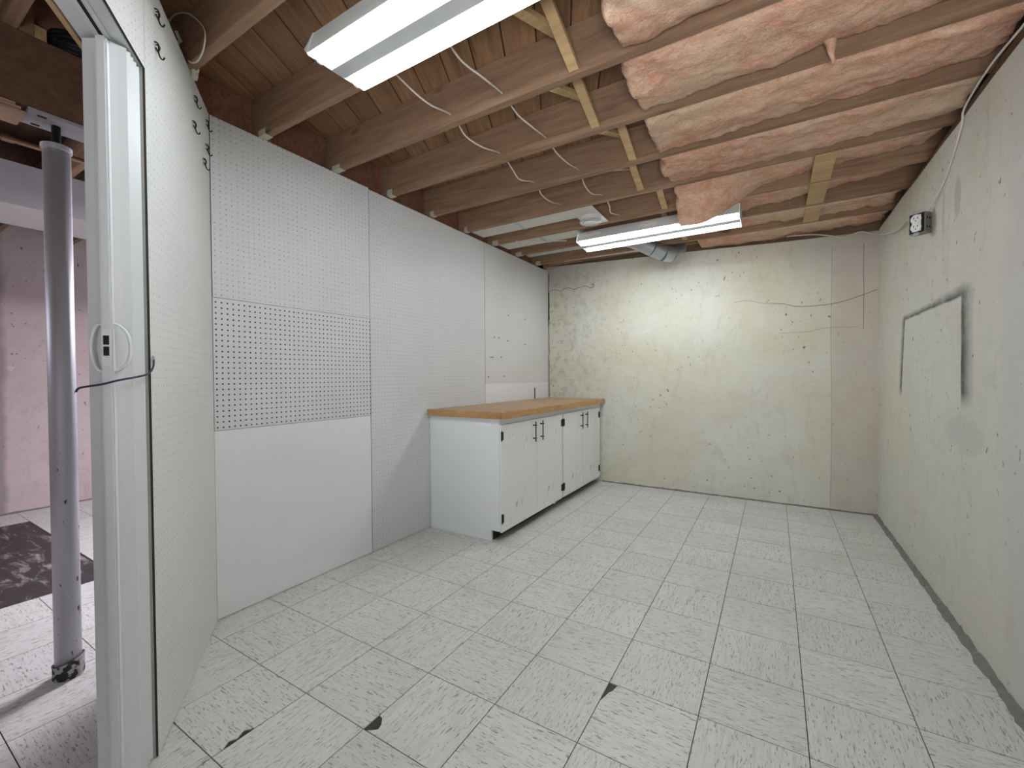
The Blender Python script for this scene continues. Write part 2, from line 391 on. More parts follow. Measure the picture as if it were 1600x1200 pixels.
# ------------------------------------------------------------------ concrete walls
bm = prism(bmesh.new(), [(-0.02, L, -0.0), (W+0.12, L, 0), (W+0.12, L, 2.272), (2.3, L, 2.29), (1.6, L, 2.322), (0.9, L, 2.345), (-0.02, L, 2.383)], (0, 0.2, 0))
wb = struct(emit('wall_back', bm, M_conc_back))
bm = bmesh.new()
top = [(L, 2.287), (4.2, 2.281), (3.9, 2.284), (3.5, 2.272), (3.1, 2.270), (2.84, 2.263), (2.5, 2.262), (2.26, 2.254), (1.6, 2.256), (0.5, 2.255), (-0.9, 2.256)]
prism(bm, [(W, -0.9, 0), (W, L, 0)]+[(W, y, z) for y, z in top], (0.2, 0, 0))
wr = struct(emit('wall_right', bm, M_conc_right))
wf = struct(box('wall_far', XF-0.15, XF, -0.9, 3.2, 0.0, 2.45, M_conc_far))
struct(box('light_block_wall', XF-0.15, 1.30, -1.0, -0.91, 0.0, 2.54, M_conc_far))  # unseen wall added to shut world light out of the next room
# pinkish bare strip with form joints and cracks on the back wall
def ribbon(name, pts, r, parent, mat, flat='y'):
    bm = tube(bmesh.new(), smooth_path(pts, 4), r, 5); return emit(name, bm, mat, parent)
ribbon('form_joint', [(2.622, L, 0.03), (2.626, L, 0.7), (2.618, L, 1.5), (2.622, L, 2.19)], 0.0016, wb, M_joint)
ribbon('form_joint', [(2.829, L, 1.50), (2.831, L, 1.8), (2.827, L, 2.0), (2.829, L, 2.19)], 0.0018, wb, M_crack)
pts = [(0.006, L-0.001, 0.9+0.074*k) for k in range(20)]
ribbon('crack', [(x+0.006*noise.noise(Vector((z*13, 1, 0))), y, z) for x, y, z in pts], lambda t: 0.003+0.006*max(0, noise.noise(Vector((t*9, 4, 0))))+(0.006 if 0.62 < t < 0.85 else 0), wb, M_slot)
ribbon('crack', [(2.2, L, 1.765), (2.286, L, 1.752), (2.38, L, 1.722), (2.493, L, 1.716), (2.62, L, 1.722), (2.709, L, 1.739), (2.82, L, 1.775), (2.915, L, 1.81)], 0.0026, wb, M_crack)
ribbon('crack', [(1.9, L, 1.80), (2.0, L, 1.81), (2.12, L, 1.775), (2.2, L, 1.765)], 0.0016, wb, M_crack)
ribbon('crack', [(2.25, L, 1.50), (2.45, L, 1.50), (2.6, L, 1.525), (2.8, L, 1.52)], 0.0012, wb, M_crack)
pts = [(0.01+0.05*k, L, 2.11+0.012*math.sin(k*1.7)+0.008*rnd.uniform(-1, 1)) for k in range(12)]
ribbon('crack', pts, 0.003, wb, M_crack)
tag_ = emit('nail', cyl(bmesh.new(), (1.743, L+0.005, 2.178), (1.745, L-0.025, 2.17), 0.006, 8), M_plaster, wb)
# rough mortar fillets where walls meet the floor
def fillet(name, a, b, inward, wd, n):
    bm = bmesh.new(); a, b, inn = Vector(a), Vector(b), Vector(inward); lo, mid, hi = [], [], []
    for k in range(n+1):
        p = a.lerp(b, k/n); q = noise.noise(p*9)*0.35+noise.noise(p*31)*0.25
        ww = wd*(1+q); hh = wd*(0.75+0.9*q+0.35*noise.noise(p*50))
        lo.append(bm.verts.new(p+inn*ww+Vector((0, 0, 0.001)))); mid.append(bm.verts.new(p+inn*ww*0.35+Vector((0, 0, hh*0.45)))); hi.append(bm.verts.new(p-inn*0.004+Vector((0, 0, max(0.006, hh)))))
    for k in range(n):
        bm.faces.new((lo[k], lo[k+1], mid[k+1], mid[k])); bm.faces.new((mid[k], mid[k+1], hi[k+1], hi[k]))
    return struct(emit(name, bm, M_mortar))
fillet('trim_1', (0.64, L, 0), (W, L, 0), (0, -1, 0), 0.018, 90)
fillet('trim_2', (W, L, 0), (W, 0.4, 0), (-1, 0, 0), 0.028, 160)
fillet('trim_3', (XF, -0.5, 0), (XF, 2.9, 0), (1, 0, 0), 0.018, 60)

# ------------------------------------------------------------------ left pegboard wall
wl = struct(box('wall_left', -0.019, -0.0065, Y0-0.02, L, 0.0, 2.335, M_jamb))
def panel(name, y0, y1, z0, z1, mat, x1=0.0, th=0.006, bev=0.0):
    bm = bx(bmesh.new(), 0, y1-y0, -th, 0, 0, z1-z0)
    bm.normal_update()
    for f in bm.faces: f.material_index = 1 if abs(f.normal.x) > 0.5 else 0
    o = emit(name, bm, [mat, M_dark], wl)
    # local x -> world +y, local y -> world -x ... front face (local -y) looks to +x
    o.matrix_local = Matrix.Translation(Vector((x1-th, y0, z0))-wl.location) @ Matrix.Rotation(R(90), 4, 'Z')
    return o
panel('pegboard_panel', Y0, 2.012, 1.508, 2.338, M_peg_small, 0.005, 0.0105)
panel('pegboard_panel', Y0, 2.013, 0.889, 1.506, M_peg_big, 0.003, 0.0090)
panel('plain_panel', Y0, 2.015, 0.004, 0.887, M_board, 0.0, 0.006)
panel('pegboard_panel', 2.0185, 3.302, 0.004, 2.332, M_peg_small, 0.0, 0.006)
panel('pegboard_panel', 3.304, L-0.004, 1.07, 2.332, M_peg_faint, 0.001, 0.007)
panel('plain_panel', 3.304, L-0.004, 0.88, 1.068, M_board, 0.0, 0.006)
for y, z in ((3.451, 1.497), (3.526, 1.497), (3.686, 1.478), (4.025, 1.467), (3.396, 1.312), (3.425, 1.312), (3.569, 1.318), (3.352, 1.13), (3.624, 1.136), (3.70, 1.728), (4.028, 1.726)):
    emit('screw', cyl(bmesh.new(), (0.0, y, z), (0.004, y, z), 0.006, 8), M_black, wl, -wl.location)
tag(emit('steel_pin', cyl(bmesh.new(), (0.006, 4.23, 0.893), (0.006, 4.23, 1.01), 0.005, 8), M_black), 'thin dark steel pin standing against the pegboard at the back of the countertop', 'pin')

# ------------------------------------------------------------------ angled wall with the folding-door opening
AN = math.atan2(-0.5736, 0.8192)
wd = bpy.data.objects.new('wall_diagonal', None); COL.objects.link(wd); wd.location = (0, Y0, 0); wd.rotation_euler = (0, 0, AN); struct(wd)
# local frame: x runs along the wall out of the corner, -y is away from the room, front face at y = 0
SJ, SO, ZH, TH = 0.79, 1.66, 2.037, 0.115
def dpanel(name, x0, x1, z0, z1, mat, y=0.0, th=0.006):
    bm = bx(bmesh.new(), 0, x1-x0, 0, th, 0, z1-z0)
    for f in bm.faces: f.material_index = 0 if abs(f.normal.y) > 0.5 else 1
    o = emit(name, bm, [mat, M_dark], wd, (x0, y-th, z0)); return o
dpanel('pegboard_panel', 0.004, SJ, 0.004, 2.34, M_peg_faint)
dpanel('pegboard_panel', SJ+0.001, 1.95, ZH-0.002, 2.34, M_peg_faint)
dpanel('pegboard_panel', SO, 1.95, 0.004, ZH-0.003, M_peg_faint)
box('stud_core', 0.06, SJ-0.004, -TH+0.006, -0.0065, 0.0, 2.335, M_jamb, wd)
box('stud_core', SO+0.004, 1.95, -TH+0.006, -0.0065, 0.0, 2.335, M_jamb, wd)
box('header_core', SJ-0.003, SO+0.003, -TH+0.006, -0.0065, ZH+0.012, 2.335, M_jamb, wd)
box('header_soffit', SJ-0.003, SO+0.003, -TH, -0.0085, ZH, ZH+0.012, M_jamb, wd, 0.001)
box('rear_board', SJ-0.004, 1.95, -TH-0.014, -TH-0.002, ZH-0.006, 2.335, M_strut, wd)
box('rear_board', 0.16, SJ-0.004, -TH-0.014, -TH-0.002, 0.0, 2.335, M_jamb, wd)
# accordion door folded against the jamb
dr = bpy.data.objects.new('door_1', None); COL.objects.link(dr); dr.location = wd.location; dr.rotation_euler = (0, 0, AN); struct(dr)
YC = -0.056
box('track', SJ, SO, YC-0.016, YC+0.016, ZH-0.006, ZH, M_vinyl, dr)
box('track_slot', 0.905, SO, YC-0.004, YC+0.004, ZH-0.0075, ZH-0.005, M_slot, dr)
z0d, z1d = 0.012, ZH-0.010
bm = bx(bmesh.new(), 0.888, 0.912, YC-0.012, YC+0.012, z0d-0.006, z1d+0.002, 0.004); emit('lead_post', bm, M_vinyl, dr)
def skin(name, pts, th=0.0022):
    """one folded vinyl sheet, plan outline pts (x, y)"""
    bm = bmesh.new(); n = len(pts); A = []
    for x, y in pts: A.append((bm.verts.new((x, y, z0d)), bm.verts.new((x, y, z1d))))
    for (a, b), (c, d) in zip(A, A[1:]): bm.faces.new((a, c, d, b))
    bmesh.ops.recalc_face_normals(bm, faces=bm.faces)
    bmesh.ops.solidify(bm, geom=bm.faces[:], thickness=th)
    return emit(name, bm, M_vinyl, dr)
for s in (1, -1):
    wdt = 0.041 if s > 0 else 0.047
    skin('front_leaf', [(0.896, YC+s*0.012), (0.888, YC+s*0.026), (0.880, YC+s*wdt)])
    pts = [(0.880, YC+s*wdt)]; x = 0.880
    while x > SJ+0.022:
        pts += [(x-0.011, YC+s*(wdt-0.006)), (x-0.018, YC+s*(wdt+0.002))]; x -= 0.020; pts.append((x, YC+s*wdt))
    pts.append((SJ+0.001, YC+s*(wdt-0.004)))
    skin('pleats', pts)
    # D shaped pull on the post
    hp = [(0.902, YC+s*0.010, 1.277), (0.902, YC+s*0.022, 1.274), (0.902, YC+s*(0.040 if s > 0 else 0.031), 1.252), (0.902, YC+s*(0.046 if s > 0 else 0.036), 1.215), (0.902, YC+s*(0.040 if s > 0 else 0.031), 1.178), (0.902, YC+s*0.022, 1.156), (0.902, YC+s*0.010, 1.153)]
    emit('pull_handle', tube(bmesh.new(), smooth_path(hp, 5), 0.0042, 8), M_recept, dr, smooth=True)
lp = box('latch_plate', 0.911, 0.9145, YC-0.010, YC+0.010, 1.166, 1.262, M_recept, dr, 0.001)
for z in (1.193, 1.222): box('latch_slot', 0.003, 0.0042, 0.004, 0.016, z-1.166, z-1.166+0.024, M_slot, lp)
# cord tying the door back, on a small screw eye
c, sn = math.cos(AN), math.sin(AN)
def dw(s, y, z): return (s*c-y*sn, Y0+s*sn+y*c, z)
eye = emit('screw_eye', tube(bmesh.new(), [Vector(dw(0.7885+0.006*math.cos(a), 0.006, 1.193+0.006*math.sin(a))) for a in [k*math.pi/6 for k in range(12)]], 0.002, 6, True), M_galv)
tag(eye, 'small silver screw eye at the pegboard edge beside the folding door', 'screw eye')
cord = [dw(0.789, 0.007, 1.188), dw(0.805, 0.010, 1.166), dw(0.835, 0.009, 1.148), dw(0.88, 0.003, 1.139), dw(0.925, -0.03, 1.128), dw(0.935, -0.06, 1.118), dw(0.925, -0.105, 1.110), dw(0.915, -0.118, 1.10)]
tag(emit('tie_cord', tube(bmesh.new(), smooth_path(cord, 6), 0.0027, 7), M_cord, smooth=True), 'thin dark blue cord looped around the folded door below its handle', 'cord')

# pegboard hooks on the angled wall
HK = [(0.692, 2.254, 'topmost black peg hook nearest the folding door'), (0.698, 2.148, 'second black peg hook down nearest the folding door'),
      (0.248, 2.251, 'upper black peg hook of the pair left of the pegboard corner'), (0.275, 2.135, 'lower black peg hook of the pair left of the pegboard corner'),
      (0.060, 2.256, 'topmost of three black peg hooks tucked in the pegboard corner'), (0.068, 2.145, 'middle of three black peg hooks tucked in the pegboard corner'),
      (0.118, 2.060, 'lowest of three black peg hooks near the pegboard corner')]
for s, z, lab in HK:
    t = thing('peg_hook', lab, 'hook', dw(s, 0, z), (0, 0, AN), 'black peg hooks on the angled pegboard')
    for dx in (-0.006, 0.006):
        emit('prong', tube(bmesh.new(), smooth_path([(dx, 0.0, 0.024), (dx, 0.008, 0.022), (dx*0.6, 0.010, 0.010), (0, 0.008, 0.0), (0, 0.012, -0.016), (0, 0.019, -0.022), (0, 0.023, -0.014)], 3), 0.0022, 6), M_black, t)
    emit('cross_bar', cyl(bmesh.new(), (-0.012, 0.005, 0.003), (0.012, 0.005, 0.003), 0.0022, 6), M_black, t)

# ------------------------------------------------------------------ ceiling: joists, diagonal planks, bridging
JT, JD = 0.038, 0.20
ZP = ZJ+JD
JY = [0.9503+0.4203*k for k in range(-4, 9)]               # back edge of every joist
ce = struct(box('ceiling', XF-0.1, W+0.25, -1.2, L+0.25, ZP+0.021, ZP+0.05, M_beam))
def child(o, p=None):
    p = p or ce; o.parent = p; o.location = Vector(o.location)-p.location; return o
dirv = Vector((math.cos(R(115)), math.sin(R(115)), 0)); perp = Vector((dirv.y, -dirv.x, 0))
def clip_line(p, d, xr, yr):
    t0, t1 = -1e9, 1e9
    for a, dd, (lo, hi) in ((p.x, d.x, xr), (p.y, d.y, yr)):
        u, v = (lo-a)/dd, (hi-a)/dd
        if u > v: u, v = v, u
        t0, t1 = max(t0, u), min(t1, v)
    return t0, t1
PW = 0.142
for k in range(-8, 40):
    base = Vector((-0.1, 0, 0))+perp*(k*PW)
    t0, t1 = clip_line(base, dirv, (-0.12, W+0.1), (-0.4, L+0.1))
    if t1-t0 < 0.12: continue
    o = emit('plank', bx(bmesh.new(), 0, t1-t0, -PW/2+0.003, PW/2-0.003, 0, 0.02), M_plank)
    o.rotation_euler = (0, 0, R(115)); p = base+dirv*t0
    child(o); o.location = Vector((p.x, p.y, ZP+rnd.uniform(0, 0.002)))-ce.location
for k, y in enumerate(JY):
    x1 = W+0.12
    o = child(box('joist', -0.10, x1, y-JT, y, ZJ, ZP-0.0005, M_joist, None, 0.002))
    if k >= 4:
        a = rnd.uniform(0.03, 0.07)
        q = emit('plaster_smear', bx(bmesh.new(), 0.10, 0.10+a, -0.0015, JT+0.0015, -0.0015, rnd.uniform(0.02, 0.045)), M_plaster, o)
# red brown blocking between the joist ends above the beam
for a, b in zip(JY[3:], JY[4:]+[L+0.02]):
    if b-JT-a > 0.05: child(box('end_block', -0.10, -0.06, a+0.001, b-JT-0.001, ZJ, ZP-0.002, M_red))
child(box('end_block', -0.10, -0.06, JY[-1]+0.001, L-0.002, ZJ, ZP-0.002, M_red))
# joists of the next room, lapped beside ours on the beam
for k, y in enumerate(JY[1:9]):
    child(box('joist', XF-0.05, -0.02, y+0.001, y+JT, ZJ, ZP-0.0005, M_joist, None, 0.002))
# cross bridging
def strut(x, ya, za, yb, zb, wx=0.042, th=0.019):
    a, b = Vector((0, ya, za)), Vector((0, yb, zb)); d = b-a; n = Vector((0, -d.z, d.y)).normalized()*th/2
    bm = prism(bmesh.new(), [(0, *(a+n).yz), (0, *(b+n).yz), (0, *(b-n).yz), (0, *(a-n).yz)], (wx, 0, 0))
    bmesh.ops.translate(bm, verts=bm.verts, vec=(0, -ya, -za))
    o = emit('bridging_strut', bm, M_strut); o.location = (x, ya, za); return child(o)
for k in range(2, len(JY)-1):
    ya, yb = JY[k]+0.0015, JY[k+1]-JT-0.0015
    xs = 1.475+(0.03 if k % 2 else -0.035)
    strut(xs, ya, ZP-0.035, yb, ZJ+0.02)
    strut(xs-0.047, ya, ZJ+0.012, yb, ZP-0.035)
for k in (9, 10, 11):
    ya, yb = JY[k]+0.0015, JY[k+1]-JT-0.0015
    child(box('strap_block', 2.405, 2.505, ya, yb, ZJ-0.004, ZJ+0.014, M_strut))
child(box('bridging_block', 0.86, 1.04, JY[4]+0.001, JY[4]+0.04, ZJ+0.06, ZP-0.002, M_strut))
# sill plate on the right wall, rim board at the back
child(box('sill_plate', W+0.03, W+0.17, -0.9, L+0.1, 2.293, ZJ-0.001, M_beam))
bm = prism(bmesh.new(), [(-0.12, 0, 2.388), (0.9, 0, 2.350), (1.6, 0, 2.327), (2.3, 0, 2.295), (W+0.2, 0, 2.277), (W+0.2, 0, ZP-0.002), (-0.12, 0, ZP-0.002)], (0, 0.04, 0))
child(emit('rim_board', bm, M_joist, None, (0, L+0.10, 0)))
child(box('side_rim', W+0.135, W+0.17, -0.9, L+0.1, ZJ, ZP-0.002, M_beam))
child(box('ledger', 0.0, 1.60, L-0.055, L-0.015, 2.385, 2.43, M_joist))

# ------------------------------------------------------------------ beam, post and the next room
tag(box('wooden_beam', -0.155, -0.021, -0.9, 4.5, 2.092, ZJ-0.001, M_beam, None, 0.003), 'dark brown wooden beam carried on top of the grey steel post', 'beam')
ps = thing('steel_post', 'worn grey round steel post standing in the next room beside the folding door', 'post', (-0.088, 0.632, 0))
bm = lathe(bmesh.new(), [(0.038, 0.02), (0.038, 1.99)], 28); emit('pole', bm, M_post, ps, smooth=False)
for p in ps.children[0].data.polygons: p.use_smooth = abs(p.normal.z) < 0.5
bm = lathe(bmesh.new(), [(0.038, 1.985), (0.043, 1.987), (0.043, 2.003), (0.036, 2.006)], 28); emit('cap_ring', bm, M_post, ps)
bm = lathe(bmesh.new(), [(0.013, 2.0), (0.013, 2.078)], 14); emit('jack_screw', bm, M_black, ps)
pl = emit('bearing_plate', bx(bmesh.new(), -0.064, 0.064, -0.082, 0.15, 2.078, 2.0905), M_soffit, ps)
for x, y in ((-0.045, -0.045), (0.045, -0.045), (-0.045, 0.1), (0.045, 0.1)):
    emit('bolt_hole', bx(bmesh.new(), x-0.006, x+0.006, y-0.011, y+0.011, 2.0765, 2.079), M_slot, pl)
bm = lathe(bmesh.new(), [(0.044, 0.0), (0.045, 0.005), (0.044, 0.045), (0.046, 0.062), (0.040, 0.06), (0.039, 0.03)], 24)
for v in bm.verts:
    if v.co.z > 0.04: v.co.z += 0.012*math.sin(math.atan2(v.co.y, v.co.x)*1.0+0.5)+0.004*noise.noise(v.co*60)
emit('base_collar', bm, M_collar, ps)
pk = thing('packing_board', 'layered light plywood packing nailed under the dark beam left of the post', 'board', (-0.152, -0.9, 2.060))
for k in range(3):
    emit('plywood_layer', bx(bmesh.new(), 0.001*k, 0.126+0.003*(k % 2), 0, 1.445-0.012*k, 0.0105*k, 0.0105*k+0.0092, 0.001), M_ply, pk)
sf = thing('boxed_soffit', 'grey boxed-in soffit hanging under the joists of the next room', 'soffit', (-1.9, 0.9, 2.11))
emit('side_board', bx(bmesh.new(), 0.485, 0.50, -1.7, 2.0, 0.0, 0.232), M_soffit, sf)
emit('bottom_board', bx(bmesh.new(), 0.0, 0.485, -1.7, 2.0, 0.0, 0.012), M_soffit_lit, sf)
emit('rear_board', bx(bmesh.new(), -0.012, 0.0, -1.7, 2.0, 0.0, 0.232), M_soffit, sf)
cp = thing('copper_pipe', 'thin old copper pipe running under the joists behind the grey post', 'pipe')
emit('pipe', tube(bmesh.new(), [Vector((-0.62, -0.6, 2.175)), Vector((-0.62, 2.0, 2.175))], 0.012, 10), M_copper, cp)
for y in (0.50, 0.60): emit('coupling', tube(bmesh.new(), [Vector((-0.62, y-0.018, 2.175)), Vector((-0.62, y+0.018, 2.175))], 0.016, 10), M_copper, cp)
# bundle of black cables on top of the beam
bl = box('pale_block', -0.075, -0.026, 0.535, 0.60, ZJ, ZJ+0.045, M_strut); tag(bl, 'short pale wood block on the dark beam beside the black cables', 'block')
cb = thing('cable_bundle', 'loose bundle of black cables lying over the dark beam by the door header', 'cables')
for k in range(11):
    ox, oz = (k % 4)*0.019, (k//4)*0.019
    b = tube(bmesh.new(), smooth_path([(-0.20, 0.612+ox*0.3, ZJ+0.012+oz), (-0.11+ox, 0.612+ox*0.2, ZJ+0.014+oz), (-0.045+ox*0.8, 0.622+0.006*math.sin(k), ZJ+0.012+oz), (-0.02+ox, 0.66, ZJ+0.008+oz+0.004*math.sin(k*2)), (-0.018+ox, 0.72, ZJ+0.012+oz), (-0.02+ox, 0.88, ZJ+0.03+oz)], 5), 0.0092, 7)
    emit('strand', b, M_bcable, cb)

# ------------------------------------------------------------------ base cabinets and worktop
def cabinet(y0, y1, lab, left_end):
    t = thing('base_cabinet', lab, 'cabinet', (0.004, y0, 0))
    w_ = y1-y0; D = 0.618
    # carcass with toe notch cut into its ends
    poly = [(0.0, 0, 0.0), (D-0.068, 0, 0.0), (D-0.068, 0, 0.075), (D, 0, 0.075), (D, 0, 0.848), (0, 0, 0.848)]
    for y in (0.0, w_-0.018):
        emit('side_panel', prism(bmesh.new(), [(x, y, z) for x, _, z in poly], (0, 0.018, 0)), M_white, t)
    emit('face_frame', bx(bmesh.new(), D-0.019, D-0.0005, 0.0185, w_-0.0185, 0.075, 0.848), M_white, t)
    emit('bottom', bx(bmesh.new(), 0.01, D-0.02, 0.0185, w_-0.0185, 0.077, 0.093), M_white, t)
    emit('toe_kick', bx(bmesh.new(), D-0.085, D-0.069, 0.0185, w_-0.0185, 0.001, 0.076), M_toe, t)
    emit('toe_notch_paint', bx(bmesh.new(), D-0.068, D-0.001, 0.001, w_-0.001, 0.0735, 0.0749), M_toe, t)
    m = w_/2+0.006
    lo = 0.005 if left_end else 0.012; hi = w_-0.012 if left_end else w_-0.07
    m = 0.515 if left_end else (lo+hi)/2
    for i, (a, b) in enumerate(((lo, m-0.0015), (m+0.0015, hi))):
        d = emit('door', bx(bmesh.new(), 0, 0.016, 0, b-a, 0, 0.735, 0.002), M_door, t, (D+0.0005, a, 0.068))
        hy = (b-a-0.058) if i == 0 else 0.058
        h = emit('handle', tube(bmesh.new(), [Vector((0.040, hy, 0.565+0.0155*q)) for q in range(11)], 0.0045, 8), M_black, d)
        for z in (0.592, 0.692):
            emit('handle_post', cyl(bmesh.new(), (0.0155, hy, z), (0.041, hy, z), 0.0045, 8), M_black, h)
            emit('crossbar', cyl(bmesh.new(), (0.041, hy-0.014, z), (0.041, hy+0.014, z), 0.004, 8), M_black, h)
        ye = 0.004 if i == 0 else (b-a)-0.004; sgn = -1 if i == 0 else 1
        for z in (0.095, 0.66):
            bm = bmesh.new(); bx(bm, 0.0155, 0.019, min(ye, ye-sgn*0.02), max(ye, ye-sgn*0.02), z-0.028, z+0.028)
            cyl(bm, (0.019, ye+sgn*0.004, z-0.03), (0.019, ye+sgn*0.004, z+0.03), 0.0055, 8)
            cyl(bm, (0.019, ye+sgn*0.004, z-0.036), (0.019, ye+sgn*0.004, z+0.036), 0.003, 8)
            emit('hinge', bm, M_black, d)
    return t
cabinet(2.568, 3.566, 'white base cabinet with black handles nearest the camera under the wooden countertop', True)
cabinet(3.568, 4.552, 'white base cabinet against the concrete back wall under the wooden countertop', False)
ct = thing('countertop', 'brown wood grain countertop lying across both white base cabinets', 'countertop', (0.003, 2.548, 0.849))
emit('slab', bx(bmesh.new(), 0, 0.655, 0.006, 2.022, 0, 0.042, 0.002), M_counter, ct)
emit('front_edge', bx(bmesh.new(), 0.6555, 0.672, 0, 2.022, -0.003, 0.0425, 0.002), M_edge, ct)
emit('end_edge', bx(bmesh.new(), 0, 0.6553, -0.010, 0.0057, -0.003, 0.0425, 0.002), M_edge, ct)

# ------------------------------------------------------------------ fluorescent shop lights
def shop_light(loc, rot, lab):
    t = thing('shop_light', lab, 'light', loc, rot)          # origin: centre of the left end, at the rim level
    Lx = 1.235; hz = 0.088
    prof = [(-0.13, 0.0), (-0.122, 0.024), (-0.098, hz), (0.098, hz), (0.122, 0.024), (0.13, 0.0)]
    bm = bmesh.new()
    A = [(bm.verts.new((0, y, z)), bm.verts.new((Lx, y, z))) for y, z in prof]
    for (a, b), (c_, d) in zip(A, A[1:]): bm.faces.new((a, b, d, c_))
    bmesh.ops.recalc_face_normals(bm, faces=bm.faces); bmesh.ops.solidify(bm, geom=bm.faces[:], thickness=0.0015)
    emit('reflector', bm, M_enamel, t)
    bm = prism(bmesh.new(), [(0.003, -0.05, hz-0.003), (0.003, 0.05, hz-0.003), (0.003, 0.030, -0.006), (0.003, -0.030, -0.006)], (Lx-0.006, 0, 0))
    emit('ballast_cover', bm, M_cgrey, t)
    for x in (-0.004, Lx+0.001):
        p = [(x, -0.124, -0.004), (x, -0.138, 0.010), (x, -0.126, 0.034), (x, -0.100, hz+0.003), (x, 0.100, hz+0.003), (x, 0.126, 0.034), (x, 0.138, 0.010), (x, 0.124, -0.004)]
        ep = emit('end_plate', prism(bmesh.new(), p, (0.003, 0, 0)), M_plate, t)
    for s in (-1, 1):
        tb = emit('tube', tube(bmesh.new(), [Vector((0.014, s*0.082, 0.006)), Vector((Lx-0.014, s*0.082, 0.006))], 0.019, 16), M_tube, t, smooth=False)
        for p in tb.data.polygons: p.use_smooth = abs(p.normal.x) < 0.5
        for x in (0.002, Lx-0.014):
            bm = lathe(bmesh.new(), [(0.013, 0), (0.021, 0.001), (0.021, 0.010), (0.013, 0.0115)], 14, Matrix.Translation((x, s*0.082, 0.006)) @ Matrix.Rotation(R(90), 4, 'Y'))
            emit('lamp_holder', bm, M_recept, t)
    for y in (-0.02, 0.02):                # little wire clips on the near end plate
        emit('wire_clip', tube(bmesh.new(), smooth_path([(0.0005, y-0.016, 0.012), (0.010, y-0.012, 0.010), (0.010, y, 0.016), (0.010, y+0.012, 0.010), (0.0005, y+0.016, 0.012)], 3), 0.0018, 6), M_cgrey, t)
    return t
shop_light((0.775, 1.215, 2.306), (R(2.5), 0, 0), 'large white twin tube shop light at the top of the frame, nearest the camera')
shop_light((0.765, 3.715, 2.272), (R(-5.5), R(0.0), 0), 'white twin tube shop light at the far end, partly covered by hanging insulation')
for x, y, z in ((0.84, 3.60, 2.325), (1.30, 3.595, 2.325)):
    tag(box('mounting_tab', x, x+0.13, y-0.012, y+0.012, z+0.012, z+0.02, M_tape), 'cream mounting tab between the joist and far shop light, '+('left one' if x < 1 else 'right one'), 'bracket')

# ------------------------------------------------------------------ pink insulation batts
def batt(x0, x1, y0, y1, lab, zb=2.372, rise=0.045, seed=0, droop=None, ragged=0.03):
    nx = max(8, int((x1-x0)/0.016)); ny = 24; zt = ZP-0.03
    bm = bmesh.new(); rows = []
    for i in range(nx+1):
        u = i/nx; ring = []
        for j in range(ny+1):
            v = j/ny
            ex = noise.noise(Vector((v*5+seed*3.1, seed, 0)))*ragged+noise.noise(Vector((v*17+seed, seed*2, 0)))*ragged*0.6
            x = x0+ex*(1-u)+(x1-x0)*u+noise.noise(Vector((v*6, seed+9, 0)))*0.02*u
            y = y0+(y1-y0)*v
            if j in (0, ny): y += noise.fractal(Vector((x*14, seed, j)), 1.0, 2.0, 3)*0.011
            p = Vector((x, y, seed*7.3))
            fold = noise.noise(Vector((x*1.6+seed, y*7.0, seed)))*0.020
            z = zb+rise*v*(0.1+1.3*u**1.4)-0.022*math.sin(math.pi*min(1, v*1.05))+fold+noise.fractal(p*7, 1.0, 2.0, 4)*0.016+noise.fractal(p*24, 1.0, 2.0, 4)*0.009
            edge = min(v, 1-v)
            z += 0.035*max(0, 1-edge/0.05)**2
            z += 0.03*max(0, 1-u*(x1-x0)/0.02)**2
            if droop:
                k = max(0.0, min(1.0, (droop-x)/0.42)); k = k*k*(3-2*k)
                if x < droop: k = max(k, 0.0)
                yd = y0+(y1-y0)*v*(1-0.80*k); zd = z*(1-k)+(2.366-0.262*v+fold*0.8+noise.fractal(p*9, 1.0, 2.0, 3)*0.012)*k
                y, z = yd, zd
            ring.append(Vector((x, y, z)))
        rows.append(ring)
    V = [[bm.verts.new(p) for p in r] for r in rows]; Tt = []
    for r in rows:
        q = []
        for j, p in enumerate(r):
            z = max(zt, p.z+0.03)
            if droop:
                k = max(0.0, min(1.0, (droop-p.x)/0.42)); z = p.z+(z-p.z)*(1-k)+0.05*k
            q.append(bm.verts.new((p.x, p.y, z)))
        Tt.append(q)
    for i in range(nx):
        for j in range(ny):
            bm.faces.new((V[i][j], V[i+1][j], V[i+1][j+1], V[i][j+1])); bm.faces.new((Tt[i][j], Tt[i][j+1], Tt[i+1][j+1], Tt[i+1][j]))
        for j in (0, ny): bm.faces.new((V[i][j], V[i+1][j], Tt[i+1][j], Tt[i][j]))
    for j in range(ny):
        for i in (0, nx): bm.faces.new((V[i][j], V[i][j+1], Tt[i][j+1], Tt[i][j]))
    o = emit('insulation_batt', bm, M_wool, smooth=True)
    return tag(o, lab, 'insulation', 'pink insulation batts between the joists')
def bay(k): return JY[k]+0.004, JY[k+1]-JT-0.004
XR = W+0.015
a, b = bay(5); batt(1.725, XR, a, b, 'nearest pink insulation batt, cut by the top edge of the photo', 2.345, 0.05, seed=2)
a, b = bay(6); batt(1.69, XR, a, b, 'second pink insulation batt from the camera, with a small tuft dangling', 2.345, 0.045, seed=3); batt2 = bpy.data.objects['insulation_batt.001']
a, b = bay(7); batt(1.675, XR, a, b, 'third pink insulation batt from the camera', 2.346, 0.035, seed=4)
a, b = bay(8); batt(1.655, XR, a, b, 'fourth pink insulation batt, pale and layered at its left end', 2.345, 0.02, seed=5)
a, b = bay(9); batt(1.672, XR-0.01, a, b, 'fifth pink insulation batt, its torn left end drooping over the far shop light', 2.382, 0.03, seed=6, droop=2.22)
a, b = bay(10); batt(1.98, XR-0.01, a, b, 'sixth pink insulation batt, short piece behind the far shop light', 2.382, 0.07, seed=7)
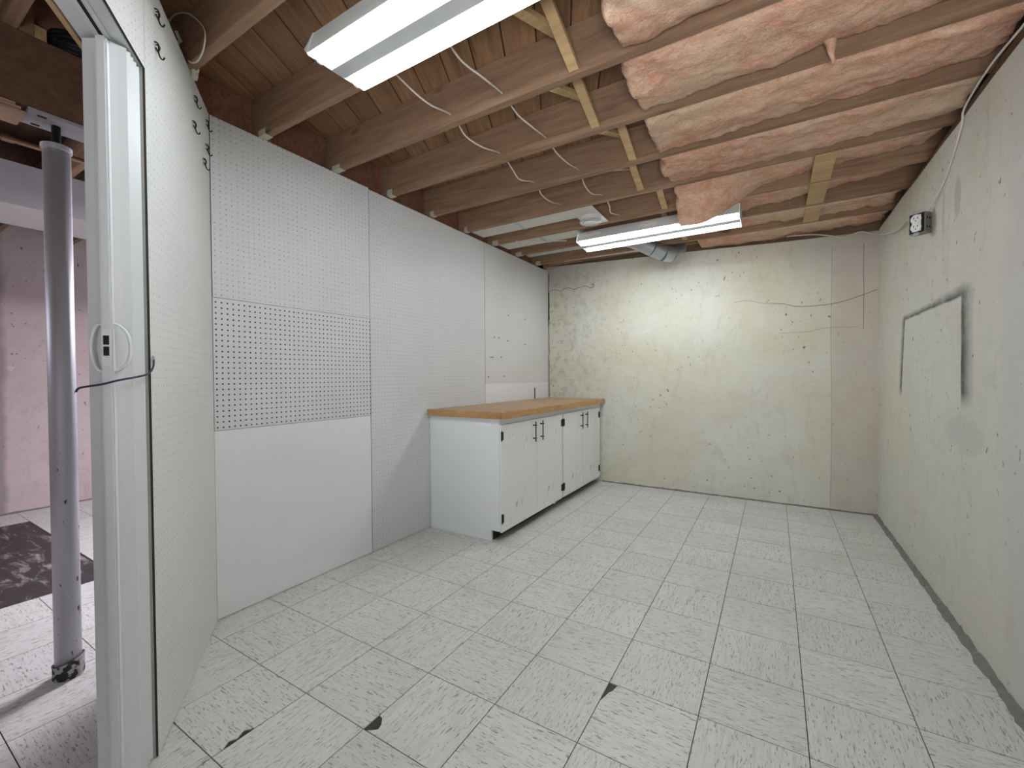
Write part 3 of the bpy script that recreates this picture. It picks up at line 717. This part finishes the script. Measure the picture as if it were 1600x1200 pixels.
a, b = bay(11); batt(1.60, XR-0.01, a, b, 'seventh pink insulation batt from the camera, second nearest the concrete back wall', 2.384, 0.0, seed=8)
a = JY[12]+0.004; batt(1.62, XR-0.01, a, L+0.085, 'last pink insulation batt, stuffed above the concrete back wall', 2.345, 0.02, seed=9)
# dangling tuft
bm = tube(bmesh.new(), smooth_path([(2.385, 2.125, 2.40), (2.39, 2.135, 2.36), (2.397, 2.15, 2.33), (2.40, 2.155, 2.30)], 4), lambda t: 0.022*(1-t)**1.5+0.005, 8)
for v in bm.verts: v.co += Vector((noise.noise(v.co*40), noise.noise(v.co*40+Vector((5, 0, 0))), 0))*0.006
emit('dangling_tuft', bm, M_wool, batt2, smooth=True)

# ------------------------------------------------------------------ cables
def cable(name, pts, lab, r=0.0042, mat=None, k=6):
    return tag(emit(name, tube(bmesh.new(), smooth_path(pts, k), r, 7), mat or M_cable, smooth=True), lab, 'cable')
def run(x, ys, sag):
    pts = []
    for a, b in zip(ys, ys[1:]):
        s = sag*rnd.uniform(0.7, 1.2)
        pts += [(x+rnd.uniform(-.01, .01), a-0.019, ZJ+0.045), (x+rnd.uniform(-.015, .015), a+0.10, ZJ+0.045-s*0.75), (x+rnd.uniform(-.02, .02), a+0.22, ZJ+0.045-s)]
    pts.append((x, ys[-1]-0.019, ZJ+0.045)); return pts
cable('white_cable', run(0.885, JY[5:10], 0.045)+[(0.92, 3.10, 2.345), (0.955, 3.18, 2.338)], 'left white cable threaded through the joists towards the round ceiling diffuser')
cable('white_cable', run(1.185, JY[5:11], 0.045), 'right white cable threaded through the joists')
cable('white_cable', [(0.12, 0.905, 2.53), (0.20, 0.897, 2.545), (0.306, 0.897, 2.515), (0.40, 0.897, 2.45), (0.461, 0.896, 2.381), (0.450, 0.896, 2.325), (0.40, 0.900, 2.305), (0.345, 0.905, 2.318), (0.30, 0.908, 2.345)], 'thin white cable looped in front of the first joist above the pegboard', 0.003)
cable('white_cable', [(0.25, 3.44, 2.338), (0.32, 3.50, 2.328), (0.45, 3.56, 2.325), (0.56, 3.62, 2.334), (0.62, 3.70, 2.348)], 'white cable sagging between joists near the back of the pegboard wall')
cable('white_cable', [(W-0.006, 1.9, 2.272), (W-0.010, 2.2, 2.278), (W-0.012, 2.49, 2.300), (W-0.010, 2.75, 2.280), (W-0.006, 2.80, 2.22), (W-0.005, 3.0, 2.08), (2.905, 3.225, 1.985)], 'white cable running along the top of the right concrete wall down to the outlet box')
cable('white_cable', [(2.865, 3.25, 1.975), (2.862, 3.36, 1.995), (2.875, 3.48, 2.03), (W-0.03, 3.62, 2.06), (W-0.02, 3.85, 2.08), (W-0.03, 4.1, 2.12), (W-0.05, 4.4, 2.20), (2.80, 4.52, 2.27), (2.70, 4.555, 2.255), (2.60, 4.56, 2.285), (2.48, 4.56, 2.315), (2.3, 4.56, 2.33)], 'white cable curving from the outlet box across the concrete corner', 0.0055)
cable('white_cable', [(2.88, 3.897, 2.338), (2.7, 3.90, 2.336), (2.45, 3.905, 2.336), (2.1, 3.90, 2.338), (1.9, 3.89, 2.345)], 'thin white cable stapled under the last joist below the insulation', 0.003)
# paper scrap and white clip at the first joist end
bm = bmesh.new(); bmesh.ops.create_icosphere(bm, subdivisions=3, radius=1)
for v in bm.verts: v.co = Vector((v.co.x*0.035, v.co.y*0.022, v.co.z*0.03))*(1+0.5*noise.noise(v.co*2.3))
tag(emit('putty_lump', bm, M_plaster, None, (0.235, 0.943, 2.345)), 'crumpled white lump stuck on the end of the first joist above the pegboard', 'lump')
bm = tube(bmesh.new(), [Vector((0.20, 0.905, 2.44)), Vector((0.25, 0.905, 2.44))], 0.006, 8); cyl(bm, (0.248, 0.905, 2.435), (0.25, 0.89, 2.465), 0.006, 8)
tag(emit('cable_clip', bm, M_recept), 'small white plastic cable clip on the near face of the first joist', 'clip')

# ------------------------------------------------------------------ ducts at the far end
vt = thing('ceiling_diffuser', 'round pale grey ceiling diffuser on a square plate left of the far shop light', 'vent', (1.01, 3.27, 2.335))
emit('plate', bx(bmesh.new(), -0.09, 0.09, -0.21, 0.17, 0.012, 0.016), M_tin, vt)
emit('collar', lathe(bmesh.new(), [(0.075, -0.02), (0.075, 0.0125)], 28), M_tin, vt, smooth=False)
bm = lathe(bmesh.new(), [(0.02, -0.032), (0.055, -0.034), (0.058, -0.030), (0.075, -0.033), (0.083, -0.026), (0.084, -0.020), (0.07, -0.018)], 28); emit('disc', bm, M_cgrey, vt)
for k, (xe, lab) in enumerate(((0.92, 'flat pale sheet metal duct lying in the joist bay that feeds the round diffuser'), (0.78, 'flat pale sheet metal duct in the joist bay above the far shop light'))):
    a = JY[9+k]+0.004
    t = thing('flat_duct', lab, 'duct', (0.02, a, ZJ+0.012))
    emit('duct_body', bx(bmesh.new(), 0, xe, 0, 0.20, 0, 0.10, 0.006), M_tin, t)
    emit('hanger_strap', bx(bmesh.new(), 0.42, 0.445, -0.001, 0.203, -0.002, 0.104), M_galv, t)
rd = thing('round_duct', 'shiny galvanised round duct with an elbow dipping below the joists by the back wall', 'duct')
pth = smooth_path([(0.05, 4.02, 2.425), (0.75, 4.03, 2.42), (1.04, 4.07, 2.40)], 6)
emit('straight_pipe', tube(bmesh.new(), pth, 0.066, 22), M_galv, rd, smooth=False)
emit('tape_band', tube(bmesh.new(), [Vector((1.035, 4.07, 2.40)), Vector((1.085, 4.095, 2.385))], 0.072, 22), M_tape, rd)
e1 = [Vector(p) for p in ((1.08, 4.09, 2.388), (1.165, 4.145, 2.352), (1.25, 4.21, 2.305), (1.325, 4.285, 2.268))]
for i in range(3): emit('elbow_gore', tube(bmesh.new(), [e1[i], e1[i+1]], 0.0715-0.0008*i, 22), M_galv, rd)
emit('elbow_gore', tube(bmesh.new(), [e1[3], Vector((1.385, 4.36, 2.268))], 0.073, 22), M_galv, rd)
emit('elbow_gore', tube(bmesh.new(), [Vector((1.38, 4.355, 2.266)), Vector((1.42, 4.44, 2.300))], 0.071, 22), M_galv, rd)
emit('elbow_gore', tube(bmesh.new(), [Vector((1.415, 4.435, 2.298)), Vector((1.44, 4.50, 2.36))], 0.069, 22), M_galv, rd)
r2_ = thing('round_duct', 'dull grey round duct with cream tape along the top of the back wall', 'duct')
emit('straight_pipe', tube(bmesh.new(), [Vector((0.03, 4.43, 2.44)), Vector((1.27, 4.43, 2.42))], 0.06, 20), M_tin, r2_)
emit('tape_band', tube(bmesh.new(), [Vector((1.02, 4.43, 2.424)), Vector((1.09, 4.43, 2.423))], 0.0625, 20), M_tape, r2_)

# ------------------------------------------------------------------ outlet box on the right wall
ob = thing('outlet_box', 'grey steel electrical box with a white duplex outlet on the right concrete wall', 'outlet', (2.893, 3.242, 1.930), (0, 0, R(50)))
emit('box_body', bx(bmesh.new(), -0.055, 0.0, -0.036, 0.036, -0.054, 0.054, 0.002), M_box, ob)
bb = ob.children[0]
for z in (-0.025, 0.022):
    for x in (-0.040, -0.018): emit('knockout', cyl(bmesh.new(), (x, -0.0352, z), (x, -0.0368, z), 0.0055, 10), M_slot, bb)
emit('front_opening', bx(bmesh.new(), -0.0562, -0.0552, -0.032, 0.032, -0.050, 0.050), M_slot, ob)
rc = emit('receptacle', bx(bmesh.new(), -0.061, -0.0564, -0.020, 0.020, -0.043, 0.043, 0.002), M_recept, ob)
for s in (-1, 1):
    emit('outlet_face', cyl(bmesh.new(), (-0.0605, 0, s*0.0215), (-0.0655, 0, s*0.0215), 0.0235, 18), M_recept, rc)
    for y in (-0.008, 0.008): emit('slot', bx(bmesh.new(), -0.0662, -0.0654, y-0.0015, y+0.0015, s*0.0215, s*0.0215+0.011), M_slot, rc)
    emit('ground_hole', cyl(bmesh.new(), (-0.0654, 0, s*0.0215-0.009), (-0.0662, 0, s*0.0215-0.009), 0.003, 8), M_slot, rc)
    emit('yoke_ear', bx(bmesh.new(), -0.062, -0.0565, -0.012, 0.012, s*0.0495 if s > 0 else -0.064, 0.064 if s > 0 else -0.0495), M_galv, ob)
